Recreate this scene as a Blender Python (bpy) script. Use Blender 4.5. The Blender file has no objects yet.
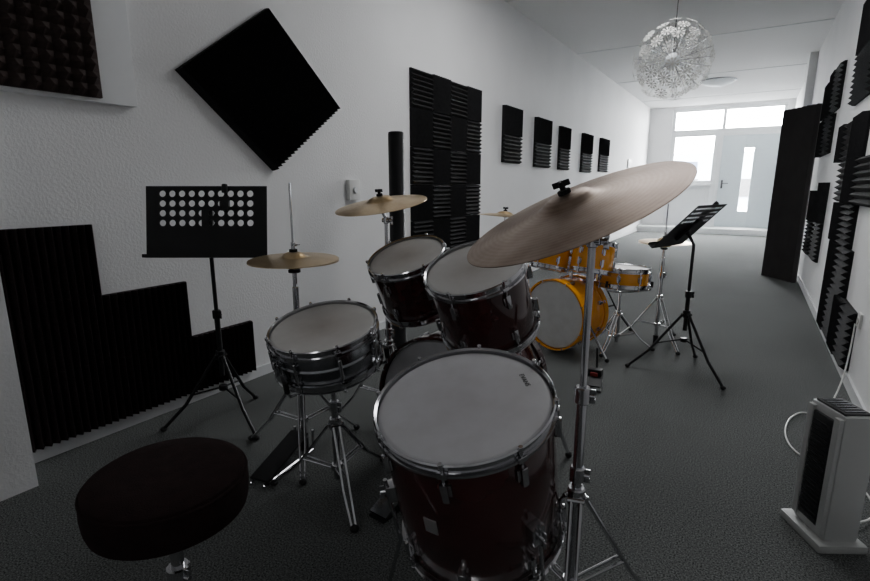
import bpy, bmesh, math, random
from mathutils import Vector, Matrix
random.seed(4)
V=Vector
# ------------------------------------------------------------------ materials
def new_mat(name):
    m=bpy.data.materials.new(name); m.use_nodes=True
    return m, m.node_tree.nodes, m.node_tree.links, m.node_tree.nodes['Principled BSDF']
def simple(name,col,rough=.5,metal=0,bump=0,bscale=50,var=0,vscale=8,coat=0,spec=None):
    m,n,l,p=new_mat(name)
    p.inputs['Base Color'].default_value=(*col,1); p.inputs['Roughness'].default_value=rough; p.inputs['Metallic'].default_value=metal
    if coat: p.inputs['Coat Weight'].default_value=coat
    if spec is not None: p.inputs['Specular IOR Level'].default_value=spec
    tc=n.new('ShaderNodeTexCoord')
    if bump:
        t=n.new('ShaderNodeTexNoise'); t.inputs['Scale'].default_value=bscale; t.inputs['Detail'].default_value=4
        l.new(tc.outputs['Object'],t.inputs['Vector'])
        b=n.new('ShaderNodeBump'); b.inputs['Strength'].default_value=bump; b.inputs['Distance'].default_value=.01
        l.new(t.outputs['Fac'],b.inputs['Height']); l.new(b.outputs['Normal'],p.inputs['Normal'])
    if var:
        t=n.new('ShaderNodeTexNoise'); t.inputs['Scale'].default_value=vscale; t.inputs['Detail'].default_value=5
        l.new(tc.outputs['Object'],t.inputs['Vector'])
        r=n.new('ShaderNodeValToRGB'); r.color_ramp.elements[0].position=.3; r.color_ramp.elements[1].position=.7
        r.color_ramp.elements[0].color=(*[c*(1-var) for c in col],1); r.color_ramp.elements[1].color=(*[min(1,c*(1+var)) for c in col],1)
        l.new(t.outputs['Fac'],r.inputs['Fac']); l.new(r.outputs['Color'],p.inputs['Base Color'])
    return m
M={}
M['wall']=simple('plaster_white',(.80,.80,.805),.85,bump=.2,bscale=80,var=.03,vscale=1.5)
M['ceil']=simple('ceiling_white',(.80,.80,.80),.9,bump=.1,bscale=40)
M['white']=simple('white_paint',(.70,.71,.72),.5,var=.02)
M['frame']=simple('white_frame',(.8,.82,.83),.35,var=.02)
M['doorg']=simple('door_panel',(.58,.65,.68),.4,var=.02)
M['foam']=simple('black_foam',(.013,.013,.014),.95,bump=.3,bscale=300,var=.2,vscale=30,spec=.2)
M['foamb']=simple('brown_foam',(.035,.024,.022),.95,bump=.3,bscale=300,var=.2,vscale=30,spec=.2)
M['foamw']=simple('wine_black_foam',(.016,.010,.011),.95,bump=.3,bscale=300,var=.2,vscale=30,spec=.2)
M['chrome']=simple('chrome',(.58,.58,.60),.14,1,var=.06)
M['steel']=simple('brushed_steel',(.34,.35,.37),.22,1,var=.1,vscale=30)
M['black']=simple('black_metal',(.008,.008,.009),.5,.0,var=.2,spec=.3)
M['rubber']=simple('black_rubber',(.01,.01,.01),.8,var=.2)
M['felt']=simple('black_felt',(.012,.012,.012),1,bump=.5,bscale=400)
M['shell']=simple('burgundy_lacquer',(.050,.011,.011),.16,0,var=.35,vscale=6,coat=.6)
M['yellow']=simple('amber_lacquer',(.85,.33,.008),.2,0,var=.12,vscale=6,coat=.4)
M['seat']=simple('seat_fabric',(.017,.009,.009),.95,bump=.4,bscale=500,var=.2,vscale=40,spec=.15)
M['badge']=simple('badge',(.5,.5,.5),.35,.6,var=.1)
M['heatw']=simple('appliance_white',(.50,.51,.50),.4,var=.02)
M['heatd']=simple('appliance_dark',(.02,.02,.022),.25,var=.1)
M['paper']=simple('silver_paper',(.62,.61,.58),.6,.1,var=.1)
M['divider']=simple('divider_brown_black',(.022,.019,.019),.7,bump=.2,bscale=100,var=.25,vscale=5)
M['red']=simple('red_plastic',(.25,.02,.015),.4,var=.1)
M['plastic']=simple('white_plastic',(.70,.70,.68),.35,var=.02)
M['asphalt']=simple('outside_paving',(.5,.5,.5),.9,var=.1)
M['bld']=simple('outside_facade',(.25,.28,.32),.8,var=.05)
M['blue']=simple('outside_blue',(.004,.012,.035),.5,var=.05)
def head_mat(name,c0,c1,rough=.55):
    m,n,l,p=new_mat(name)
    tc=n.new('ShaderNodeTexCoord'); t=n.new('ShaderNodeTexNoise'); t.inputs['Scale'].default_value=14; t.inputs['Detail'].default_value=8
    l.new(tc.outputs['Object'],t.inputs['Vector'])
    sx=n.new('ShaderNodeSeparateXYZ'); l.new(tc.outputs['UV'],sx.inputs[0])
    r=n.new('ShaderNodeValToRGB'); e=r.color_ramp.elements
    e[0].position=0; e[0].color=(*c1,1); e[1].position=1; e[1].color=(*c0,1)
    mid=r.color_ramp.elements.new(.55); mid.color=(*[.35*a+.65*b for a,b in zip(c1,c0)],1)
    l.new(sx.outputs['X'],r.inputs['Fac'])
    mx=n.new('ShaderNodeMix'); mx.data_type='RGBA'; mx.blend_type='MULTIPLY'; mx.inputs['Factor'].default_value=.3
    r2=n.new('ShaderNodeValToRGB'); r2.color_ramp.elements[0].position=.35; r2.color_ramp.elements[0].color=(.72,.70,.68,1); r2.color_ramp.elements[1].position=.6
    l.new(t.outputs['Fac'],r2.inputs['Fac']); l.new(r.outputs['Color'],mx.inputs['A']); l.new(r2.outputs['Color'],mx.inputs['B'])
    l.new(mx.outputs['Result'],p.inputs['Base Color']); p.inputs['Roughness'].default_value=rough
    b=n.new('ShaderNodeBump'); b.inputs['Strength'].default_value=.08; t3=n.new('ShaderNodeTexNoise'); t3.inputs['Scale'].default_value=600
    l.new(tc.outputs['Object'],t3.inputs['Vector']); l.new(t3.outputs['Fac'],b.inputs['Height']); l.new(b.outputs['Normal'],p.inputs['Normal'])
    return m
M['head']=head_mat('coated_drumhead',(.54,.54,.56),(.47,.46,.48))
M['headworn']=head_mat('worn_drumhead',(.56,.55,.53),(.36,.32,.29))
M['headw']=head_mat('white_drumhead',(.76,.76,.75),(.76,.76,.75))
def cym_mat(name,c0,c1,rough,freq=90,bs=.12,ns=7):
    m,n,l,p=new_mat(name)
    tc=n.new('ShaderNodeTexCoord'); t=n.new('ShaderNodeTexNoise'); t.inputs['Scale'].default_value=ns; t.inputs['Detail'].default_value=7; t.inputs['Roughness'].default_value=.6
    l.new(tc.outputs['Object'],t.inputs['Vector'])
    sx=n.new('ShaderNodeSeparateXYZ'); l.new(tc.outputs['UV'],sx.inputs[0])
    mul=n.new('ShaderNodeMath'); mul.operation='MULTIPLY'; mul.inputs[1].default_value=freq*6.28; l.new(sx.outputs['X'],mul.inputs[0])
    sn=n.new('ShaderNodeMath'); sn.operation='SINE'; l.new(mul.outputs[0],sn.inputs[0])
    mul2=n.new('ShaderNodeMath'); mul2.operation='MULTIPLY'; mul2.inputs[1].default_value=23*6.28; l.new(sx.outputs['X'],mul2.inputs[0])
    sn2=n.new('ShaderNodeMath'); sn2.operation='SINE'; l.new(mul2.outputs[0],sn2.inputs[0])
    ad=n.new('ShaderNodeMath'); ad.operation='MULTIPLY_ADD'; ad.inputs[1].default_value=.025; l.new(sn2.outputs[0],ad.inputs[0]); l.new(t.outputs['Fac'],ad.inputs[2])
    r=n.new('ShaderNodeValToRGB'); r.color_ramp.elements[0].position=.36; r.color_ramp.elements[0].color=(*c0,1); r.color_ramp.elements[1].position=.64; r.color_ramp.elements[1].color=(*c1,1)
    l.new(ad.outputs[0],r.inputs['Fac']); l.new(r.outputs['Color'],p.inputs['Base Color'])
    p.inputs['Metallic'].default_value=.85; p.inputs['Roughness'].default_value=rough
    b=n.new('ShaderNodeBump'); b.inputs['Strength'].default_value=bs; b.inputs['Distance'].default_value=.0006
    l.new(sn.outputs[0],b.inputs['Height']); l.new(b.outputs['Normal'],p.inputs['Normal'])
    return m
M['ride']=cym_mat('aged_bronze',(.22,.14,.095),(.44,.34,.27),.40,ns=4)
M['cym']=cym_mat('bronze',(.55,.38,.19),(.74,.57,.34),.28)
def carpet():
    m,n,l,p=new_mat('grey_carpet'); tc=n.new('ShaderNodeTexCoord')
    t=n.new('ShaderNodeTexNoise'); t.inputs['Scale'].default_value=190; t.inputs['Detail'].default_value=3; t.inputs['Roughness'].default_value=.7
    t3=n.new('ShaderNodeTexNoise'); t3.inputs['Scale'].default_value=2; t3.inputs['Detail'].default_value=3
    for q in (t,t3): l.new(tc.outputs['Object'],q.inputs['Vector'])
    r=n.new('ShaderNodeValToRGB'); r.color_ramp.elements[0].position=.36; r.color_ramp.elements[0].color=(.018,.020,.020,1)
    r.color_ramp.elements[1].position=.68; r.color_ramp.elements[1].color=(.26,.27,.265,1)
    l.new(t.outputs['Fac'],r.inputs['Fac'])
    mx=n.new('ShaderNodeMix'); mx.data_type='RGBA'; mx.blend_type='MULTIPLY'; mx.inputs['Factor'].default_value=.25
    l.new(r.outputs['Color'],mx.inputs['A']); l.new(t3.outputs['Fac'],mx.inputs['B']); l.new(mx.outputs['Result'],p.inputs['Base Color'])
    p.inputs['Roughness'].default_value=1; p.inputs['Specular IOR Level'].default_value=.1
    b=n.new('ShaderNodeBump'); b.inputs['Strength'].default_value=.2; b.inputs['Distance'].default_value=.003
    l.new(t.outputs['Fac'],b.inputs['Height']); l.new(b.outputs['Normal'],p.inputs['Normal']); return m
M['carpet']=carpet()
def glass():
    m,n,l,p=new_mat('window_glass'); n.remove(p); o=[x for x in n if x.type=='OUTPUT_MATERIAL'][0]
    a=n.new('ShaderNodeBsdfTransparent'); g=n.new('ShaderNodeBsdfGlossy'); g.inputs['Roughness'].default_value=.02
    x=n.new('ShaderNodeMixShader'); x.inputs[0].default_value=.05; l.new(a.outputs[0],x.inputs[1]); l.new(g.outputs[0],x.inputs[2]); l.new(x.outputs[0],o.inputs[0]); return m
M['glass']=glass()
M['opal']=simple('opal_glass',(.75,.78,.8),.3,var=.02)

# ------------------------------------------------------------------ builder
def frame(o,z,x=None):
    z=V(z).normalized()
    x=V(x) if x is not None else (V((1,0,0)) if abs(z.x)<.9 else V((0,1,0)))
    x=(x-z*x.dot(z)).normalized(); y=z.cross(x)
    return Matrix(((x.x,y.x,z.x,o[0]),(x.y,y.y,z.y,o[1]),(x.z,y.z,z.z,o[2]),(0,0,0,1)))
class B:
    def __init__(s,name): s.name=name; s.bm=bmesh.new(); s.uv=s.bm.loops.layers.uv.new('UVMap'); s.m=[]
    def mi(s,k):
        if k not in s.m: s.m.append(k)
        return s.m.index(k)
    def face(s,vs,k,uvs=None):
        try: f=s.bm.faces.new(vs)
        except ValueError: return None
        f.material_index=s.mi(k); f.smooth=True
        if uvs:
            for lo,u in zip(f.loops,uvs): lo[s.uv].uv=u
        return f
    def lathe(s,prof,mat,k,seg=40,closed=False,R=None):
        R=R or max(p[0] for p in prof)
        rings=[]
        for (r,z) in prof:
            if r<1e-6: rings.append([s.bm.verts.new(mat@V((0,0,z)))])
            else: rings.append([s.bm.verts.new(mat@V((r*math.cos(2*math.pi*i/seg),r*math.sin(2*math.pi*i/seg),z))) for i in range(seg)])
        n=len(prof); rng=range(n if closed else n-1)
        for j in rng:
            a,b=rings[j],rings[(j+1)%n]; ua,ub=prof[j][0]/R,prof[(j+1)%n][0]/R
            for i in range(seg):
                i2=(i+1)%seg
                if len(a)==1 and len(b)==1: continue
                if len(a)==1: s.face([a[0],b[i2],b[i]],k,[(ua,i/seg),(ub,(i+1)/seg),(ub,i/seg)])
                elif len(b)==1: s.face([a[i],a[i2],b[0]],k,[(ua,i/seg),(ua,(i+1)/seg),(ub,i/seg)])
                else: s.face([a[i],a[i2],b[i2],b[i]],k,[(ua,i/seg),(ua,(i+1)/seg),(ub,(i+1)/seg),(ub,i/seg)])
    def cyl(s,p0,p1,r,k,r1=None,seg=14):
        p0,p1=V(p0),V(p1); L=(p1-p0).length
        if L<1e-6: return
        r1=r if r1 is None else r1; e=min(r,r1,L/2)*.15
        s.lathe([(0,0),(r-e,0),(r,e),(r1,L-e),(r1-e,L),(0,L)],frame(p0,p1-p0),k,seg)
    def tube(s,pts,r,k,seg=8):
        pts=[V(p) for p in pts]; rings=[]; pn=None
        for i,p in enumerate(pts):
            t=(pts[min(i+1,len(pts)-1)]-pts[max(i-1,0)]).normalized()
            if pn is None: pn=t.orthogonal().normalized()
            pn=(pn-t*pn.dot(t)).normalized(); b=t.cross(pn)
            rings.append([s.bm.verts.new(p+r*(math.cos(2*math.pi*j/seg)*pn+math.sin(2*math.pi*j/seg)*b)) for j in range(seg)])
        for a,b in zip(rings,rings[1:]):
            for j in range(seg): s.face([a[j],a[(j+1)%seg],b[(j+1)%seg],b[j]],k)
        s.face(rings[0][::-1],k); s.face(rings[-1],k)
    def box(s,mat,size,k,bev=0):
        g=bmesh.ops.create_cube(s.bm,size=1,matrix=mat@Matrix.Diagonal((size[0],size[1],size[2],1)))
        fs=set()
        for v in g['verts']:
            for f in v.link_faces: fs.add(f)
        idx=s.mi(k)
        for f in fs: f.material_index=idx; f.smooth=True
        if bev:
            es=set(e for f in fs for e in f.edges)
            r=bmesh.ops.bevel(s.bm,geom=list(es),offset=bev,segments=2,affect='EDGES',profile=.7)
            for f in r['faces']: f.material_index=idx; f.smooth=True
    def abox(s,a,b,k,bev=0):
        s.box(Matrix.Translation([(a[i]+b[i])/2 for i in range(3)]),[b[i]-a[i] for i in range(3)],k,bev)
    def sphere(s,c,r,k,sc=(1,1,1),seg=14):
        m=Matrix.Translation(c)@Matrix.Diagonal((*sc,1))
        s.lathe([(r*math.sin(math.pi*i/8),-r*math.cos(math.pi*i/8)) if 0<i<8 else (0,-r if i==0 else r) for i in range(9)],m,k,seg)
    def ring(s,mat,R,r,k,seg=40,cs=8):
        s.lathe([(R+r*math.cos(2*math.pi*i/cs),r*math.sin(2*math.pi*i/cs)) for i in range(cs)],mat,k,seg,closed=True)
    def foam(s,o,U,W,N,w,h,k,th=.05,pitch=.03,along='W',base=.018):
        o,U,W,N=V(o),V(U).normalized(),V(W).normalized(),V(N).normalized()
        if along=='U': o,U,W,w,h=o,W,U,h,w
        n=max(2,round(w/pitch)); vs=[]
        for i in range(2*n+1):
            u=w*i/(2*n); z=base if i%2==0 else th
            vs.append((s.bm.verts.new(o+U*u+N*z),s.bm.verts.new(o+U*u+W*h+N*z)))
        a0,a1=s.bm.verts.new(o),s.bm.verts.new(o+W*h); b0,b1=s.bm.verts.new(o+U*w),s.bm.verts.new(o+U*w+W*h)
        fl=[]
        for p,q in zip(vs,vs[1:]): fl.append(s.face([p[0],q[0],q[1],p[1]],k))
        fl.append(s.face([a0,vs[0][0],vs[0][1],a1],k)); fl.append(s.face([vs[-1][0],b0,b1,vs[-1][1]],k))
        fl.append(s.face([a0]+[b0]+[v[0] for v in reversed(vs)],k)); fl.append(s.face([a1]+[v[1] for v in vs]+[b1],k))
        fl.append(s.face([a0,a1,b1,b0],k))
        for f in fl:
            if f: f.smooth=False
    def egg(s,o,U,W,N,w,h,k,th=.06,pitch=.05,base=.02):
        o,U,W,N=V(o),V(U).normalized(),V(W).normalized(),V(N).normalized()
        nu,nw=round(w/pitch)*2,round(h/pitch)*2
        g=[[s.bm.verts.new(o+U*(w*i/nu)+W*(h*j/nw)+N*(th if i%2 and j%2 else base)) for j in range(nw+1)] for i in range(nu+1)]
        for i in range(nu):
            for j in range(nw):
                f=s.face([g[i][j],g[i+1][j],g[i+1][j+1],g[i][j+1]],k)
                if f: f.smooth=False
        c=[s.bm.verts.new(o+U*a+W*b) for a,b in((0,0),(w,0),(w,h),(0,h))]
        s.face([c[0],c[1]]+[g[i][0] for i in range(nu,-1,-1)],k); s.face([c[2],c[3]]+[g[i][nw] for i in range(nu+1)],k)
        s.face([c[1],c[2]]+[g[nu][j] for j in range(nw,-1,-1)],k); s.face([c[3],c[0]]+[g[0][j] for j in range(nw+1)],k)
    def done(s,parent=None):
        bmesh.ops.recalc_face_normals(s.bm,faces=s.bm.faces)
        for e in s.bm.edges:
            if len(e.link_faces)==2 and e.calc_face_angle(0)>math.radians(38): e.smooth=False
        me=bpy.data.meshes.new(s.name)
        vs=[v.co for v in s.bm.verts]
        c=V((sum(v.x for v in vs),sum(v.y for v in vs),0))/len(vs); c.z=min(v.z for v in vs)
        bmesh.ops.translate(s.bm,verts=s.bm.verts,vec=-c)
        s.bm.to_mesh(me); s.bm.free()
        for k in s.m: me.materials.append(M[k])
        o=bpy.data.objects.new(s.name,me); bpy.context.collection.objects.link(o); o.location=c
        if parent: o.parent=parent
        return o
# ------------------------------------------------------------------ room
XL,XR,YB,YF,HC=-2.4,.57,-2.6,14.0,2.99
def slab(name,a,b,k):
    q=B(name); q.abox(a,b,k); return q.done()
slab('floor',(XL-.1,YB-.1,-.1),(XR+.1,YF+.2,0),'carpet')
slab('ceiling',(XL-.1,YB-.1,HC),(XR+.1,YF+.2,HC+.1),'ceil')
slab('wall_left',(XL-.1,YB-.1,0),(XL,YF+.2,HC),'wall')
slab('wall_right',(XR,YB-.1,0),(XR+.1,YF+.2,HC),'wall')
slab('wall_back',(XL,YB-.1,0),(XR,YB,HC),'wall')
q=B('wall_far'); q.abox((XL,YF,0),(-1.88,YF+.15,HC),'wall'); q.abox((-1.88,YF,2.95),(XR,YF+.15,HC),'wall'); q.abox((.44,YF,0),(XR,YF+.15,2.95),'wall'); q.abox((-1.88,YF,0),(.44,YF+.15,.14),'wall'); q.done()
slab('baseboard_left',(XL,.66,0),(XL+.012,YF,.06),'white')
slab('baseboard_right',(XR-.012,YB,0),(XR,YF,.07),'white')
q=B('trim_1'); q.abox((XL,13.35,0),(.40,14.0,.14),'white',.01); q.done()
q=B('trim_2')
for y in (5.2,7.7,10.2,12.7): q.abox((XL,y,HC-.006),(XR,y+.03,HC),'white')
q.done()
q=B('wall_pilaster'); q.abox((XR-.10,9.4,0),(XR,9.8,HC),'wall'); q.done()
q=B('wall_pillar'); q.abox((XL,.15,0),(-2.19,.65,HC),'wall'); q.done()
# windows + door
q=B('window_1')
for a,b in(((-1.88,2.86),(.44,2.95)),((-1.88,2.36),(.44,2.44))): q.abox((a[0],YF+.03,a[1]),(b[0],YF+.11,b[1]),'frame',.006)
for x in(-1.88,-.80,.37): q.abox((x,YF+.035,2.44),(x+.07,YF+.105,2.86),'frame',.006)
q.abox((-1.81,YF+.065,2.44),(.37,YF+.072,2.86),'glass'); q.done()
q=B('window_2')
q.abox((-1.88,YF+.03,.14),(-1.78,YF+.11,2.36),'frame',.006); q.abox((-.93,YF+.03,.14),(-.83,YF+.11,2.36),'frame',.006)
q.abox((-1.78,YF+.03,1.14),(-.93,YF+.11,1.24),'frame',.006); q.abox((-1.78,YF+.03,2.28),(-.93,YF+.11,2.36),'frame',.006)
q.abox((-1.78,YF+.05,.14),(-.93,YF+.09,1.14),'frame',.004); q.abox((-1.70,YF+.04,.24),(-1.01,YF+.06,1.04),'frame',.004)
q.abox((-1.78,YF+.065,1.24),(-.93,YF+.072,2.28),'glass'); q.abox((-1.9,YF-.08,1.12),(-.9,YF+.03,1.15),'frame',.006)
q.done()
q=B('door_1')
q.abox((-.83,YF+.03,.14),(-.75,YF+.11,2.36),'frame',.006); q.abox((.36,YF+.03,.14),(.44,YF+.11,2.36),'frame',.006); q.abox((-.75,YF+.03,2.27),(.36,YF+.11,2.36),'frame',.006)
x0,x1=-.29,-.10
q.abox((-.75,YF+.04,.14),(x0,YF+.1,2.27),'doorg',.006); q.abox((x1,YF+.04,.14),(.36,YF+.1,2.27),'doorg',.006)
q.abox((x0,YF+.04,.14),(x1,YF+.1,.52),'doorg'); q.abox((x0,YF+.04,1.98),(x1,YF+.1,2.27),'doorg')
q.abox((x0,YF+.066,.52),(x1,YF+.074,1.98),'glass')
q.cyl((-.68,YF+.04,1.17),(-.68,YF-.01,1.17),.012,'steel'); q.cyl((-.68,YF-.01,1.17),(-.55,YF-.01,1.17),.01,'steel'); q.abox((-.70,YF+.028,1.05),(-.66,YF+.042,1.25),'steel',.003)
q.done()
# outside
q=B('street_paving'); q.abox((-25,14.3,-.1),(25,60,-.05),'asphalt'); q.done()
q=B('neighbour_building'); q.abox((-14,34,-.05),(10,40,3.0),'bld'); q.abox((-8,33.9,2.0),(-3,34,2.5),'blue')
for i in range(8): q.abox((-13+i*2.9,33.9,.5),(-11.6+i*2.9,34.02,1.5),'heatd')
q.done()
# ------------------------------------------------------------------ foam on walls
NX=(1,0,0)
q=B('white_wall_board'); q.abox((XL,.655,1.46),(XL+.045,1.28,HC-.01),'white',.004); q.done()
q=B('acoustic_foam_panel'); q.egg((XL+.045,.66,1.475),(0,1,0),(0,0,1),NX,.47,1.45,'foamb',.055,.05); q.done()
q=B('acoustic_foam_panel'); a=V((XL,2.040,1.205)); u=V((0,.575,.425)).normalized(); w=V((0,-.55,.46)).normalized()
for i in range(2):
    for j in range(2): q.foam(a+u*.352*i+w*.355*j,u,w,NX,.349,.352,'foam',.05,.032,'W')
q.done()
q=B('acoustic_foam_panel')
for (y0,y1,top) in((.66,1.04,.96),(1.04,1.43,.65),(1.43,1.80,.36)):
    z=.065; n=round((top-z)/.3)
    hh=(top-z)/n
    for j in range(n): q.foam((XL+.013,y0,z+hh*j),(0,1,0),(0,0,1),NX,y1-y0-.002,hh-.002,'foamw',.045,.03,'W')
q.done()
q=B('acoustic_foam_panel')
for i in range(4):
    for j in range(5): q.foam((XL,3.45+.3*i,.53+.3*j),(0,1,0),(0,0,1),NX,.297,.297,'foam',.045,.0375,'W' if (i+j)%2 else 'U')
q.done()
for y0,y1,z0,z1 in((5.2,5.69,1.37,1.97),(6.15,6.70,1.35,1.95),(7.08,7.53,1.34,1.93),(8.18,8.74,1.33,1.93),(9.28,9.87,1.36,1.94)):
    q=B('acoustic_foam_panel'); q.foam((XL,y0,z0),(0,1,0),(0,0,1),NX,y1-y0,(z1-z0)/2-.002,'foam',.05,.04,'U'); q.foam((XL,y0,(z0+z1)/2),(0,1,0),(0,0,1),NX,y1-y0,(z1-z0)/2,'foam',.05,.04,'W'); q.done()
def rfoam(tiles):
    q=B('acoustic_foam_panel')
    for n,(y0,y1,z0,z1) in enumerate(tiles): q.foam((XR,y0,z0),(0,1,0),(0,0,1),(-1,0,0),y1-y0-.003,z1-z0-.003,'foam',.05,.04,'W' if n%2 else 'U')
    q.done()
rfoam([(4.3,4.65,1.7,2.05),(4.3,4.65,2.05,2.4),(4.65,5.0,1.7,2.05),(4.65,5.0,2.05,2.4),(3.9,4.3,1.9,2.3)])
rfoam([(5.9,6.3,1.8,2.2),(6.3,6.65,1.8,2.2)])
rfoam([(6.1,6.5,1.42,1.78),(6.65,7.05,1.42,1.78),(6.5,6.65,1.42,1.78),(6.7,7.05,1.8,2.15)])
rfoam([(6.5,6.95,.40,.75),(6.5,6.95,.75,1.07)])
rfoam([(5.75,6.2,.42,.78),(5.75,6.2,.78,1.15)])
rfoam([(3.55,3.85,.08,.42),(3.85,4.15,.08,.42),(4.15,4.5,.08,.42),(4.5,4.8,.08,.42),(4.0,4.4,.42,.72),(4.4,4.8,.42,.72),(4.1,4.5,.72,1.0),(4.5,4.9,.72,1.0),
       (3.8,4.2,1.0,1.3),(4.2,4.6,1.0,1.3),(4.6,5.0,1.0,1.3),(4.2,4.6,1.3,1.58),(4.6,5.0,1.3,1.58),(5.0,5.3,1.3,1.58),(3.4,3.8,1.0,1.3)])
# folding divider
q=B('folding_room_divider')
a,b=V((.21,7.55,0)),V((.50,7.12,0)); dv=(b-a); nrm=V((-dv.y,dv.x,0)).normalized(); n=14; pts=[]
for i in range(n+1): pts.append(a+dv*(i/n)+nrm*(.022 if i%2 else -.022))
lo=[q.bm.verts.new(p) for p in pts]; hi=[q.bm.verts.new(p+V((0,0,2.0))) for p in pts]
lo2=[q.bm.verts.new(p+nrm*.05) for p in pts]; hi2=[q.bm.verts.new(p+nrm*.05+V((0,0,2.0))) for p in pts]
fl=[]
for i in range(n):
    fl+= [q.face([lo[i],lo[i+1],hi[i+1],hi[i]],'divider'),q.face([lo2[i+1],lo2[i],hi2[i],hi2[i+1]],'divider'),q.face([hi[i],hi[i+1],hi2[i+1],hi2[i]],'divider'),q.face([lo[i+1],lo[i],lo2[i],lo2[i+1]],'divider')]
fl+=[q.face([lo[0],hi[0],hi2[0],lo2[0]],'divider'),q.face([hi[n],lo[n],lo2[n],hi2[n]],'divider')]
for f in fl:
    if f: f.smooth=False
q.done()
# ------------------------------------------------------------------ small wall things
q=B('wall_thermostat'); q.abox((XL,2.67,1.02),(XL+.035,2.78,1.16),'plastic',.008); q.lathe([(0,.012),(.02,.012),(.024,0)],frame((XL+.035,2.725,1.09),(1,0,0)),'white',20); q.done()
q=B('light_switch'); q.abox((XL,11.7,1.5),(XL+.03,12.1,1.68),'plastic',.006); q.abox((XL+.03,11.8,1.54),(XL+.036,12.0,1.64),'white',.002); q.done()
q=B('power_socket'); q.abox((XR-.012,3.42,.36),(XR,3.5,.44),'plastic',.004); q.lathe([(.02,0),(.02,.004),(.017,.004),(.017,-.006),(0,-.006)],frame((XR-.012,3.46,.40),(-1,0,0)),'plastic',20); q.done()
# ------------------------------------------------------------------ drums
def hoop(q,mt,R,up,k='chrome'):
    s=1 if up else -1
    q.lathe([(R+.002,-s*.022),(R+.011,-s*.022),(R+.011,-s*.016),(R+.0035,-s*.014),(R+.0035,s*.004),(R+.009,s*.007),(R+.006,s*.010),(R+.0005,s*.006)],mt,k,64,closed=True)
def drum(q,top,n,D,depth,shell,head='head',lugs=6,style='split',up=None,bottom='headw',a0=0.2,wood=False,band=None):
    R=D/2; mt=frame(top,n,up or (1,0,0)); mb=mt@Matrix.Translation((0,0,-depth))
    q.lathe([(R-.008,-.004),(R-.002,-.008),(R,-.012),(R,-depth+.012),(R-.002,-depth+.008),(R-.008,-depth+.004)],mt,shell,64)
    q.lathe([(0,.001),(R*.3,.001),(R*.6,.001),(R*.85,.001),(R-.012,.001),(R-.006,.0005),(R-.001,-.004),(R+.001,-.012)],mt,head,64,R=R)
    q.lathe([(0,-.001),(R-.006,-.0005),(R+.001,.012)],mb,bottom,64)
    if wood:
        for m_,s in((mt,1),(mb,-1)): q.lathe([(R+.003,-s*.03),(R+.014,-s*.03),(R+.014,s*.012),(R+.003,s*.012)],m_,wood,64,closed=True)
    else:
        hoop(q,mt,R,True); hoop(q,mb,R,False)
    for i in range(lugs):
        a=a0+2*math.pi*i/lugs; rm=Matrix.Rotation(a,4,'Z')
        def P(r,z): return mt@(rm@V((r,0,z)))
        q.cyl(P(R+.009,.012),P(R+.009,-.05),.0032,'chrome',seg=8); q.cyl(P(R+.009,.006),P(R+.009,.016),.0055,'chrome',seg=8)
        q.cyl(P(R+.009,-depth-.012),P(R+.009,-depth+.05),.0032,'chrome',seg=8); q.cyl(P(R+.009,-depth-.016),P(R+.009,-depth-.006),.0055,'chrome',seg=8)
        q.box(mt@rm@Matrix.Translation((R+.009,0,-.016)),(.010,.022,.014),'chrome',.002); q.box(mt@rm@Matrix.Translation((R+.009,0,-depth+.016)),(.010,.022,.014),'chrome',.002)
        if style=='tube':
            q.cyl(P(R+.009,-.035),P(R+.009,-depth+.035),.006,'chrome',seg=10)
            for z in(-.045,-depth+.045): q.cyl(P(R-.002,z),P(R+.009,z),.006,'chrome',seg=8)
        else:
            for z in((-.062),(-depth+.062)):
                q.box(mt@rm@Matrix.Translation((R+.008,0,z)),(.018,.016,.05),'chrome',.005)
                q.box(mt@rm@Matrix.Translation((R+.003,0,z)),(.008,.026,.030),'chrome',.003)
    if band:
        for z in band: q.lathe([(R+.0005,z-.006),(R+.004,z),(R+.0005,z+.006)],mt,shell,64)
    return mt
def tripod(q,c,zu,zl,fr,a0,k='chrome',r=.007,double=True,ztop=None,pr=.0125,n=3,footr=.014,dirs=None):
    c=V((c[0],c[1],0))
    if ztop: q.cyl(c+V((0,0,max(.03,zl-.05))),c+V((0,0,ztop)),pr,k)
    q.cyl(c+V((0,0,zu-.02)),c+V((0,0,zu+.025)),pr+.009,k); q.cyl(c+V((0,0,zl-.012)),c+V((0,0,zl+.012)),pr+.008,k)
    for i in range(n):
        a=a0+2*math.pi*i/n; d=V((math.cos(a),math.sin(a),0)); s=V((-d.y,d.x,0)); R=fr
        top=c+d*.02+V((0,0,zu)); foot=c+d*R+V((0,0,.012)); bow=c+d*(R*.62)+V((0,0,(zu)*.34))
        for o in((-1,1) if double else (0,)):
            q.tube([top+s*.011*o,bow+s*.011*o,foot+s*.011*o*.6],r*(.7 if double else 1),k)
            q.tube([c+d*.02+V((0,0,zl))+s*.009*o, (top+(bow-top)*.8)+s*.011*o],r*.6,k)
        q.sphere(foot,footr,'rubber',(1.1,1.1,.85),12); q.cyl(top-s*.02,top+s*.02,.006,k,seg=8)
def wing(q,p,ax,side,k='chrome',s=1):
    p,ax,side=V(p),V(ax).normalized(),V(side).normalized()
    q.cyl(p,p+ax*.016*s,.006*s,k,seg=10)
    for o in(-1,1): q.box(frame(p+ax*.012*s+side*o*.011*s,ax,side),(.014*s,.004*s,.012*s),k,.0018*s)
def collar(q,c,z,r,k='chrome'):
    c=V((c[0],c[1],z)); q.cyl(c-V((0,0,.02)),c+V((0,0,.02)),r+.006,k); wing(q,c+V((r,0,0)),(1,.2,0),(0,0,1),k)
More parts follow.
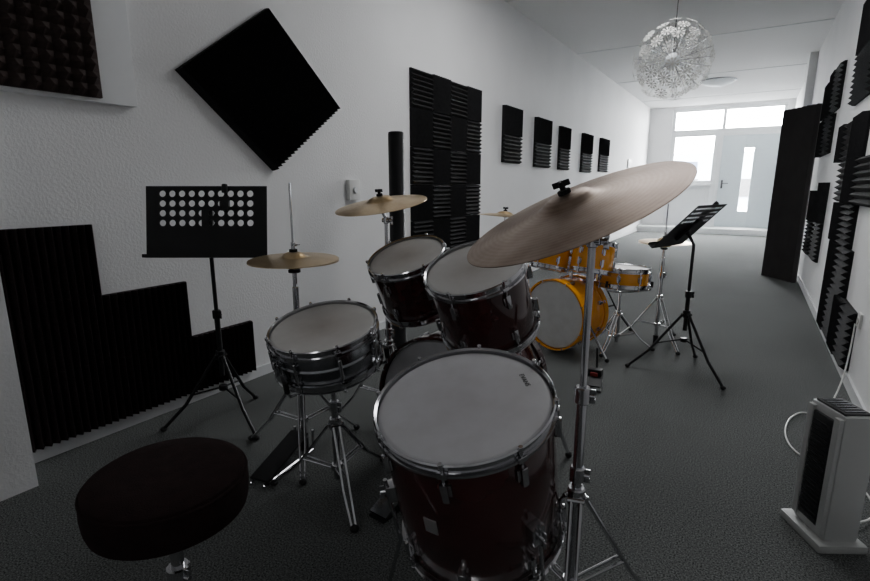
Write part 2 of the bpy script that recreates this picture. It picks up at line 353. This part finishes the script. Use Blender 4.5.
def cymbal(q,c,n,D,k='cym',bell=.055,bow=.018,flip=False):
    R=D/2; mt=frame(c,n); pr=[]
    for i in range(7):
        t=i/6; pr.append((.006+(bell-.006)*t,.020*math.sqrt(max(0,1-t*t*.96))+.002))
    for i in range(1,11):
        t=i/10; pr.append((bell+(R-bell)*t,.002-bow*(t**1.5)))
    prof=pr+[(r,z-.0018) for r,z in reversed(pr)]
    q.lathe(prof,mt,k,96,closed=True,R=R)
    return mt
def topper(q,mt):
    P=lambda z:mt@V((0,0,z)); ax=(P(1)-P(0)).normalized(); sd=(mt@V((1,0,0))-mt@V((0,0,0)))
    q.cyl(P(-.05),P(.052),.004,'chrome',seg=8); q.cyl(P(.02),P(.031),.014,'felt'); q.cyl(P(-.012),P(.002),.016,'felt')
    q.cyl(P(-.022),P(-.012),.013,'chrome'); wing(q,P(.031),ax,sd,'black',1.1)
def cymbal_stand(name,pos,n,D,base,k='cym',zu=.42,zl=.16,fr=.30,a0=0.3,ztilt=None,mat='chrome',bell=.055,bow=.018):
    q=B(name); mt=cymbal(q,pos,n,D,k,bell,bow); topper(q,mt)
    t=mt@V((0,0,-.05)); b=V((base[0],base[1],t.z-.035))
    q.cyl(b-V((.0,.0,.015)),b+V((0,0,.015)),.012,mat); q.tube([b,t],.007,mat); q.cyl(b-V((.018,0,0)),b+V((.018,0,0)),.011,mat); wing(q,b+V((.018,0,0)),(1,0,0),(0,0,1),mat)
    tripod(q,base,zu,zl,fr,a0,mat,ztop=(t.z*.62),pr=.0125)
    q.cyl((base[0],base[1],t.z*.6),(base[0],base[1],b.z),.0085,mat); collar(q,base,t.z*.62,.0125,mat); collar(q,base,zu+.06,.0125,mat)
    return q,mt
# --- floor tom
NF=V((-.005,-.29,1)).normalized(); TF=V((-.52,.955,.63))
q=B('floor_tom'); mt=drum(q,TF,NF,.406,.40,'shell','head',8,a0=.28)
for a in(math.radians(100),math.radians(215),math.radians(335)):
    rm=Matrix.Rotation(a,4,'Z'); p0=mt@(rm@V((.225,0,-.20))); p1=mt@(rm@V((.225,0,-.42)))
    foot=V((p1.x,p1.y,0)) + (V((p1.x,p1.y,0))-V((TF.x,TF.y+.12,0))).normalized()*.03
    q.box(mt@rm@Matrix.Translation((.213,0,-.24)),(.03,.034,.05),'chrome',.005)
    q.tube([p0,p1,foot+V((0,0,.07)),foot+V((0,0,.02))],.0055,'chrome'); q.cyl(foot,foot+V((0,0,.035)),.013,'rubber')
    wing(q,mt@(rm@V((.228,0,-.24))),(mt.to_3x3()@(rm.to_3x3()@V((1,0,0)))),(0,0,1))
bm_=mt@Matrix.Rotation(math.radians(-90),4,'Z')@Matrix.Translation((.2035,0,-.19))
q.box(bm_,(.003,.032,.042),'badge',.001)
ft=q.done()
tx=bpy.data.curves.new('head_logo','FONT'); tx.body='EVANS'; tx.size=.017; tx.extrude=.0002; tx.align_x='CENTER'; tx.materials.append(M['black'])
to=bpy.data.objects.new('head_logo',tx); bpy.context.collection.objects.link(to); to.parent=ft
to.matrix_local=Matrix.Translation(-ft.location)@mt@Matrix.Translation((.10,.115,.0016))@Matrix.Rotation(math.radians(-48),4,'Z')
# --- rack toms
def rack(top,n,D,depth,bx):
    q=B('rack_tom'); mt=drum(q,top,n,D,depth,'shell','headworn',6,a0=.5)
    return q,mt
NT=V((-.043,-.40,.916)).normalized()
T1=V((-1.15,1.62,.845)); q,mt=rack(T1,NT,.305,.23,0)
br=mt@V((.155,0.02,-.13)); q.box(frame(br,(mt.to_3x3()@V((1,0,0)))),(.06,.05,.012),'chrome',.004); q.tube([br,(-.965,1.70,.74),(-.965,1.72,.66),(-.965,1.72,.575)],.011,'chrome'); q.done()
T2=V((-.76,1.46,.855)); q,mt=rack(T2,V((-.05,-.42,.91)),.330,.26,0)
br=mt@V((-.168,0.03,-.14)); q.box(frame(br,(mt.to_3x3()@V((-1,0,0)))),(.06,.05,.012),'chrome',.004); q.tube([br,(-.925,1.66,.74),(-.925,1.70,.66),(-.925,1.72,.575)],.011,'chrome'); q.done()
# --- bass drum
q=B('bass_drum'); mt=drum(q,(-.93,1.52,.29),(0.03,-1,0),.53,.44,'shell','head',8,up=(1,0,0),wood='shell',a0=.39)
q.abox((-.99,1.68,.545),(-.90,1.77,.58),'chrome',.006)
for sx in(-1,1):
    q.tube([(-.93+sx*.24,1.80,.40),(-.93+sx*.33,1.88,.2),(-.93+sx*.39,1.92,.015)],.008,'chrome'); q.sphere((-.93+sx*.39,1.92,.014),.014,'rubber')
q.done()
def pedal(name,hinge,toe,beater=True,k='steel'):
    q=B(name); h,t=V(hinge),V(toe); d=(t-h).normalized(); s=V((-d.y,d.x,0)); L=(t-h).length
    q.box(frame(h+d*(L/2)+V((0,0,.008)),(0,0,1),d),(L,.07,.008),'black',.003)
    up=(d+V((0,0,.32))).normalized(); q.box(frame(h+d*(L*.42)+V((0,0,.055)),up.cross(s)*-1,up),(L*.82,.075,.008),k,.003)
    for i in range(5): q.box(frame(h+d*(L*(.15+.13*i))+V((0,0,.028+.0145*i*3*.33*L/.3)),up.cross(s)*-1,up),(.008,.06,.012),'black',.002)
    if beater:
        for o in(-1,1): q.cyl(t+s*.05*o,t+s*.05*o+V((0,0,.2)),.007,k)
        q.cyl(t-s*.06+V((0,0,.19)),t+s*.06+V((0,0,.19)),.006,k); q.cyl(t+V((0,0,.19)),t-d*.03+V((0,0,.36)),.0045,k); q.sphere(t-d*.03+V((0,0,.36)),.028,'felt',(1,1,1))
        q.tube([t+V((0,0,.19)),t-d*.015+V((0,0,.1))],.006,'black')
    return q
pedal('kick_pedal',(-.97,1.17,0),(-.945,1.455,0)).done()
# --- snare
NS=V((.04,-.24,1)).normalized(); TS=V((-1.195,1.19,.65))
q=B('snare_drum'); mt=drum(q,TS,NS,.356,.14,'steel','headworn',8,'tube',a0=.2,band=[-.07])
sm=mt@Matrix.Rotation(math.radians(-100),4,'Z'); q.box(sm@Matrix.Translation((.190,0,-.08)),(.02,.03,.07),'chrome',.004); q.box(sm@Matrix.Translation((.203,0,-.06)),(.008,.012,.05),'chrome',.003)
bc=mt@V((0,0,-.19))
for i in range(3):
    a=math.radians(30+120*i); rm=Matrix.Rotation(a,4,'Z')
    q.tube([bc,mt@(rm@V((.12,0,-.175))),mt@(rm@V((.198,0,-.158))),mt@(rm@V((.203,0,-.12)))],.006,'chrome')
    q.cyl(mt@(rm@V((.204,0,-.14))),mt@(rm@V((.204,0,-.10))),.009,'rubber')
bx=(bc.x,bc.y); q.cyl(bc-V((0,0,.02)),bc+V((0,0,.01)),.02,'chrome'); q.cyl((bc.x,bc.y,.2),bc,.010,'chrome')
tripod(q,bx,.27,.10,.25,math.radians(-35),'chrome',ztop=.34,pr=.013); collar(q,bx,.34,.013)
q.done()
# --- hi-hat
def hihat(name,c,z,D,rodz,a0,ped=None,fr=.27):
    q=B(name); cx,cy=c
    mt=cymbal(q,(cx,cy,z),(.02,-.03,1),D,'cym',.045,.012)
    pr=frame((cx,cy,z-.030),(.0,.0,-1)); q.lathe([(.006,.018),(.04,.012),(.045,0),(D/2,-.012),(D/2,-.0138),(.045,-.002),(.04,.010),(.006,.016)],pr,'cym',80,closed=True,R=D/2)
    q.cyl((cx,cy,.2),(cx,cy,rodz),.0042,'chrome',seg=8); q.cyl((cx,cy,.05),(cx,cy,z-.12),.0125,'chrome'); q.cyl((cx,cy,z-.13),(cx,cy,z-.06),.009,'chrome'); q.cyl((cx,cy,z-.062),(cx,cy,z-.05),.024,'felt')
    q.cyl((cx,cy,z+.02),(cx,cy,z+.032),.016,'felt'); q.cyl((cx,cy,z+.03),(cx,cy,z+.06),.008,'chrome'); wing(q,(cx+.006,cy,z+.05),(1,0,0),(0,1,0),'chrome',.9)
    tripod(q,c,.33,.14,fr,a0,'chrome',pr=.0125); collar(q,c,.5,.0125); q.cyl((cx,cy,0),(cx,cy,.06),.018,'black')
    if ped:
        d=V((ped[0]-cx,ped[1]-cy,0)); L=d.length; d.normalize(); s=V((-d.y,d.x,0)); m_=V((cx,cy,0))
        for o in(-1,1): q.tube([m_+s*.045*o+V((0,0,.1)),m_+s*.045*o+V((0,0,.012)),m_+d*L+s*.03*o+V((0,0,.012))],.006,'chrome')
        up=(d*1.0-V((0,0,.26))).normalized(); q.box(frame(m_+d*(L*.52)+V((0,0,.06)),s.cross(up)*-1,up),(L*.9,.085,.01),'black',.004); q.cyl(m_+V((0,0,.06)),m_+V((0,0,.2)),.008,'chrome')
    return q
hihat('hi_hat',(-1.53,1.38),.84,.355,1.13,math.radians(75),ped=(-1.47,1.08)).done()
# --- crash + ride
q,mt=cymbal_stand('crash_cymbal',(-1.36,1.73,1.055),(-.04,-.20,1),.40,(-1.355,1.76),'cym',a0=math.radians(-35),zu=.40,fr=.28); q.done()
q,mt=cymbal_stand('ride_cymbal',(-.335,1.075,1.083),(-.315,-.30,.90),.495,(-.287,1.105),'ride',a0=math.radians(-75),zu=.38,zl=.14,fr=.28,bell=.06,bow=.022); q.done()
# --- stool
q=B('drum_stool'); c=V((-.893,.460,.036)); R=.143
q.lathe([(0,.463),(R-.02,.463),(R-.004,.470),(R,.485),(R+.002,.51),(R+.001,.53),(R-.004,.545),(R-.02,.555),(R*.6,.559),(0,.560)],Matrix.Translation(c),'seat',64)
q.ring(Matrix.Translation(c+V((0,0,.537))),R-.001,.003,'seat',64); q.lathe([(0,.456),(.09,.456),(.09,.463),(0,.463)],Matrix.Translation(c),'black',32)
c=V((c.x,c.y,0)); q.cyl(c+V((0,0,.22)),c+V((0,0,.50)),.0125,'chrome'); q.cyl(c+V((0,0,.44)),c+V((0,0,.50)),.03,'black')
tripod(q,(c.x,c.y),.30,.12,.26,math.radians(20),'chrome',ztop=.36,pr=.016); collar(q,(c.x,c.y),.36,.016); q.done()
# --- music stands
def music_stand(name,base,hubz,center,wdir,updir,w,h,a0,fr,lip=.035,rows=4,cols=10,poletop=None):
    q=B(name); W=V(wdir).normalized(); U=V(updir); U=(U-W*U.dot(W)).normalized(); N=W.cross(U); C=V(center); th=.0015
    if N.z<0: N=-N
    O=C-W*w/2-U*h/2
    zc=h*.60; cell=min(w/(cols+1),zc/(rows+.4)); gx=(w-cell*cols)/2; gy=h-.012-cell*rows
    def P(x,y,o): return O+W*x+U*y+N*o
    R3=Matrix(((W.x,U.x,N.x,0),(W.y,U.y,N.y,0),(W.z,U.z,N.z,0),(0,0,0,1)))
    def plate(x0,y0,x1,y1): q.box(Matrix.Translation(P((x0+x1)/2,(y0+y1)/2,0))@R3,(x1-x0,y1-y0,th*2),'black')
    plate(0,0,w,gy); plate(0,h-.012,w,h); plate(0,gy,gx,h-.012); plate(w-gx,gy,w,h-.012)
    hr=cell*.33; S=16
    for i in range(cols):
        for j in range(rows):
            cx,cy=gx+cell*(i+.5),gy+cell*(j+.5); ou=[];inn=[]
            for t in range(S):
                a=2*math.pi*t/S+math.pi/4; ca,sa=math.cos(a),math.sin(a); m_=max(abs(ca),abs(sa))
                ou.append((cx+ca/m_*cell/2,cy+sa/m_*cell/2)); inn.append((cx+ca*hr,cy+sa*hr))
            for sgn in(1,-1):
                vo=[q.bm.verts.new(P(x,y,th*sgn)) for x,y in ou]; vi=[q.bm.verts.new(P(x,y,th*sgn)) for x,y in inn]
                if sgn==1: vi1=vi
                for t in range(S): q.face([vo[t],vo[(t+1)%S],vi[(t+1)%S],vi[t]],'black')
            for t in range(S): q.face([vi1[t],vi1[(t+1)%S],vi[(t+1)%S],vi[t]],'black')
    q.box(Matrix.Translation(P(w/2,0,lip/2))@R3,(w,.003,lip),'black'); q.box(Matrix.Translation(P(w/2,.006,lip))@R3,(w,.014,.003),'black')
    q.box(Matrix.Translation(P(w*.5,h*.45,-.012))@R3,(.05,h*.5,.018),'black',.004)
    b=V((base[0],base[1],0)); j=P(w/2,h*.4,-.03); q.cyl(P(w/2,h*.4,-.01),j,.014,'black')
    top=V((b.x,b.y,j.z-.06)); q.tube([b+V((0,0,hubz-.1)),b+V((0,0,.62*top.z))],.0125,'black',12); q.tube([b+V((0,0,.6*top.z)),top,j],.009,'black',12)
    collar(q,(b.x,b.y),.62*top.z,.0125,'black')
    tripod(q,(b.x,b.y),hubz,max(.08,hubz-.16),fr,a0,'black',r=.008,double=False,pr=.012)
    q.box(Matrix.Translation(P(w*.66,h*.75,.012))@R3,(.04,.06,.02),'black',.005); q.cyl(P(w*.66,h*.9,.012),P(w*.66,h*1.02,.012),.012,'black')
    return q
wd=V((.43,.27,0)); music_stand('music_stand',(-2.04,1.36),.34,(-2.005,1.33,.965),wd,(-.10,.16,1),.525,.31,math.radians(-128),.27).done()
music_stand('music_stand',(-.265,3.28),.36,(-.30,3.31,.885),(.15,.44,0),(.24,-.082,.27),.38,.35,math.radians(200),.31).done()
# --- black tube behind kit
q=B('rolled_mat_tube'); c=V((-2.0,2.72,0)); q.lathe([(0,0),(.058,0),(.06,.004),(.06,.05),(.054,.06),(.052,.75),(.054,.755),(.054,.765),(.052,.77),(.052,1.44),(.050,1.455),(.040,1.46),(.038,1.44),(0,1.44)],Matrix.Translation(c),'black',32); q.done()
# ------------------------------------------------------------------ yellow kit
q=B('bass_drum'); nb=V((-.30,-.95,0)); mt=drum(q,(-1.06,3.2,.265),nb,.46,.27,'yellow','headw',8,up=(1,-.3,0),wood='yellow',a0=.39)
for sx in(-1,1):
    p=mt@V((sx*.22,-.05,-.1))
    d=(mt.to_3x3()@V((sx,0,0))); q.tube([p,p+d*.08+V((0,0,-.12)),V((p.x+d.x*.14,p.y+d.y*.14,.015))],.008,'chrome'); q.sphere((p.x+d.x*.14,p.y+d.y*.14,.014),.014,'rubber')
q.cyl((-1.0,3.36,.49),(-1.0,3.36,.66),.012,'chrome'); q.done()
q=B('rack_tom'); mt=drum(q,(-1.14,3.40,.745),(.1,.25,1),.25,.20,'yellow','headw',6); q.tube([mt@V((.125,0,-.1)),(-1.0,3.36,.66)],.009,'chrome'); q.done()
q=B('rack_tom'); mt=drum(q,(-.865,3.40,.745),(.05,.22,1),.27,.20,'yellow','headw',6); q.tube([mt@V((-.13,0,-.1)),(-1.0,3.36,.655)],.009,'chrome'); q.done()
q=B('snare_drum'); S2=V((-.70,3.52,.575)); mt=drum(q,S2,(0.02,.05,1),.34,.12,'yellow','headw',8,a0=.1)
bc=mt@V((0,0,-.17))
for i in range(3):
    rm=Matrix.Rotation(math.radians(15+120*i),4,'Z'); q.tube([bc,mt@(rm@V((.12,0,-.155))),mt@(rm@V((.19,0,-.138))),mt@(rm@V((.194,0,-.10)))],.006,'chrome'); q.cyl(mt@(rm@V((.195,0,-.12))),mt@(rm@V((.195,0,-.08))),.009,'rubber')
q.cyl((bc.x,bc.y,.12),bc,.011,'chrome'); tripod(q,(bc.x,bc.y),.25,.1,.24,math.radians(20),'chrome',ztop=.3); q.done()
hihat('hi_hat',(-.49,3.80),.745,.34,1.0,math.radians(-50),fr=.27).done()
q,mt=cymbal_stand('crash_cymbal',(-1.48,3.3,.92),(.05,.1,1),.38,(-1.47,3.32),'cym',a0=.5,fr=.27); q.done()
q,mt=cymbal_stand('crash_cymbal',(-.98,3.95,.93),(.1,.12,1),.38,(-.97,3.97),'cym',a0=.2,fr=.27,mat='black'); q.done()
q=pedal('drum_pedal',(-.63,2.66,0),(-.66,2.83,0),False,'black'); q.cyl((-.66,2.83,.0),(-.67,2.84,.20),.006,'black'); q.box(Matrix.Translation((-.655,2.77,.075)),(.075,.05,.05),'black',.01); q.box(Matrix.Translation((-.655,2.74,.075)),(.04,.012,.02),'red',.003); q.done()
# ------------------------------------------------------------------ heater
q=B('tower_heater'); X=V((.50,-.866,0)).normalized(); Y=V((.866,.50,0)).normalized(); c=V((.308,1.895,0))
R3=Matrix(((X.x,Y.x,0,0),(X.y,Y.y,0,0),(0,0,1,0),(0,0,0,1)))
def HB(x,y,z,s,k,b=.006): q.box(Matrix.Translation(c)@R3@Matrix.Translation((x,y,z*.96)),s,k,b)
HB(0,0,.0145,(.19,.15,.028),'heatw',.010); HB(0,.005,.245,(.15,.105,.425),'heatw',.02)
HB(0,-.050,.25,(.085,.012,.36),'heatd',.004)
for i in range(22): HB(0,-.0575,.085+.0155*i,(.076,.004,.004),'black',.001)
for s in(-1,1): HB(s*.056,-.050,.25,(.024,.016,.39),'heatw',.005)
HB(0,.0,.467,(.12,.08,.008),'heatd',.003)
for i in range(6): HB(-.045+.018*i,0,.472,(.006,.06,.004),'steel',.001)
q.done()
def cable(name,pts,r=.004,k='plastic'):
    cu=bpy.data.curves.new(name,'CURVE'); cu.dimensions='3D'; sp=cu.splines.new('NURBS'); sp.points.add(len(pts)-1)
    for p,c_ in zip(sp.points,pts): p.co=(*c_,1)
    sp.use_endpoint_u=True; cu.bevel_depth=r; cu.bevel_resolution=2; cu.materials.append(M[k]); o=bpy.data.objects.new(name,cu); bpy.context.collection.objects.link(o)
cable('power_cable',[(.38,1.96,.03),(.48,2.05,.005),(.5,2.25,.005),(.40,2.4,.005),(.28,2.42,.005),(.23,2.6,.005),(.26,2.85,.005),(.34,3.0,.005),(.42,2.9,.005),(.36,2.7,.005),(.44,3.1,.005),(.54,3.4,.06),(.548,3.46,.38)])
# ------------------------------------------------------------------ pendant
q=B('pendant_lamp'); c=V((-.60,4.19,2.0)); q.cyl(c+V((0,0,.04)),(c.x,c.y,HC-.04),.003,'black',seg=8); q.lathe([(0,-.05),(.045,-.045),(.05,0)],Matrix.Translation((c.x,c.y,HC)),'white',24)
q.sphere(c,.055,'opal',seg=20)
NB=90
for i in range(NB):
    z=1-2*(i+.5)/NB; r=math.sqrt(1-z*z); a=i*2.399963; d=V((r*math.cos(a),r*math.sin(a),z)); Rr=.245+.025*((i*7)%3)/2
    p=c+d*Rr; q.cyl(c+d*.05,p,.0012,'steel',seg=5); mt=frame(p,d); q.lathe([(0,.003),(.009,.001),(.009,-.001),(0,-.003)],mt,'paper',8)
    for t in range(10):
        rm=mt@Matrix.Rotation(2*math.pi*t/10+i,4,'Z'); L=.046
        vs=[rm@V(v) for v in((.004,-.0016,0),(.024,-.002,0),(L-.009,-.0075,0),(L,0,0),(L-.009,.0075,0),(.024,.002,0),(.004,.0016,0))]
        q.face([q.bm.verts.new(v) for v in vs],'paper')
q.done()
for cy in (10.9,-1.0):  # far one is a real lamp; rear copy is added, out of view, for fill
    q=B('ceiling_lamp'); q.lathe([(0,-.11),(.12,-.10),(.22,-.065),(.27,-.03),(.28,-.015),(.285,0)],Matrix.Translation((-.77,cy,HC)),'opal',48); q.ring(Matrix.Translation((-.77,cy,HC-.012)),.285,.012,'steel',48); q.done()
q=B('ceiling_fill_panel'); q.abox((-1.5,3.2,HC-.04),(-.3,4.4,HC),'frame',.006); q.done()  # added panel above the view, only there to house a fill light
# ------------------------------------------------------------------ light
def area(name,loc,rot,sx,sy,power=0,col=(1,1,1),portal=False):
    l=bpy.data.lights.new(name,'AREA'); l.shape='RECTANGLE'; l.size=sx; l.size_y=sy; l.energy=power; l.color=col
    if portal: l.cycles.is_portal=True
    o=bpy.data.objects.new(name,l); bpy.context.collection.objects.link(o); o.location=loc; o.rotation_euler=rot; return o
area('window_portal',(-.72,YF+.2,1.55),(-math.pi/2,0,0),2.4,2.9,portal=True)
area('rear_fill_light',(-.77,-1.0,HC-.13),(0,0,0),.5,.5,5)  # added foreground fill from behind the camera, under the rear copy
area('panel_fill_light',(-.9,3.8,HC-.05),(0,0,0),1.1,1.1,36,(.98,.99,1))  # added fill brightening the middle of the room, not a known lamp
w=bpy.data.worlds.new('overcast_sky'); bpy.context.scene.world=w; w.use_nodes=True; bg=w.node_tree.nodes['Background']; bg.inputs[0].default_value=(.96,.985,1,1); bg.inputs[1].default_value=115
# ------------------------------------------------------------------ camera
c=bpy.data.cameras.new('camera'); co=bpy.data.objects.new('camera',c); bpy.context.collection.objects.link(co)
co.location=(0,0,1.12); co.rotation_euler=(math.pi/2-math.radians(11.86),0,math.radians(32.05)); c.sensor_width=36; c.lens=36*500/870; c.clip_start=.02
bpy.context.scene.camera=co
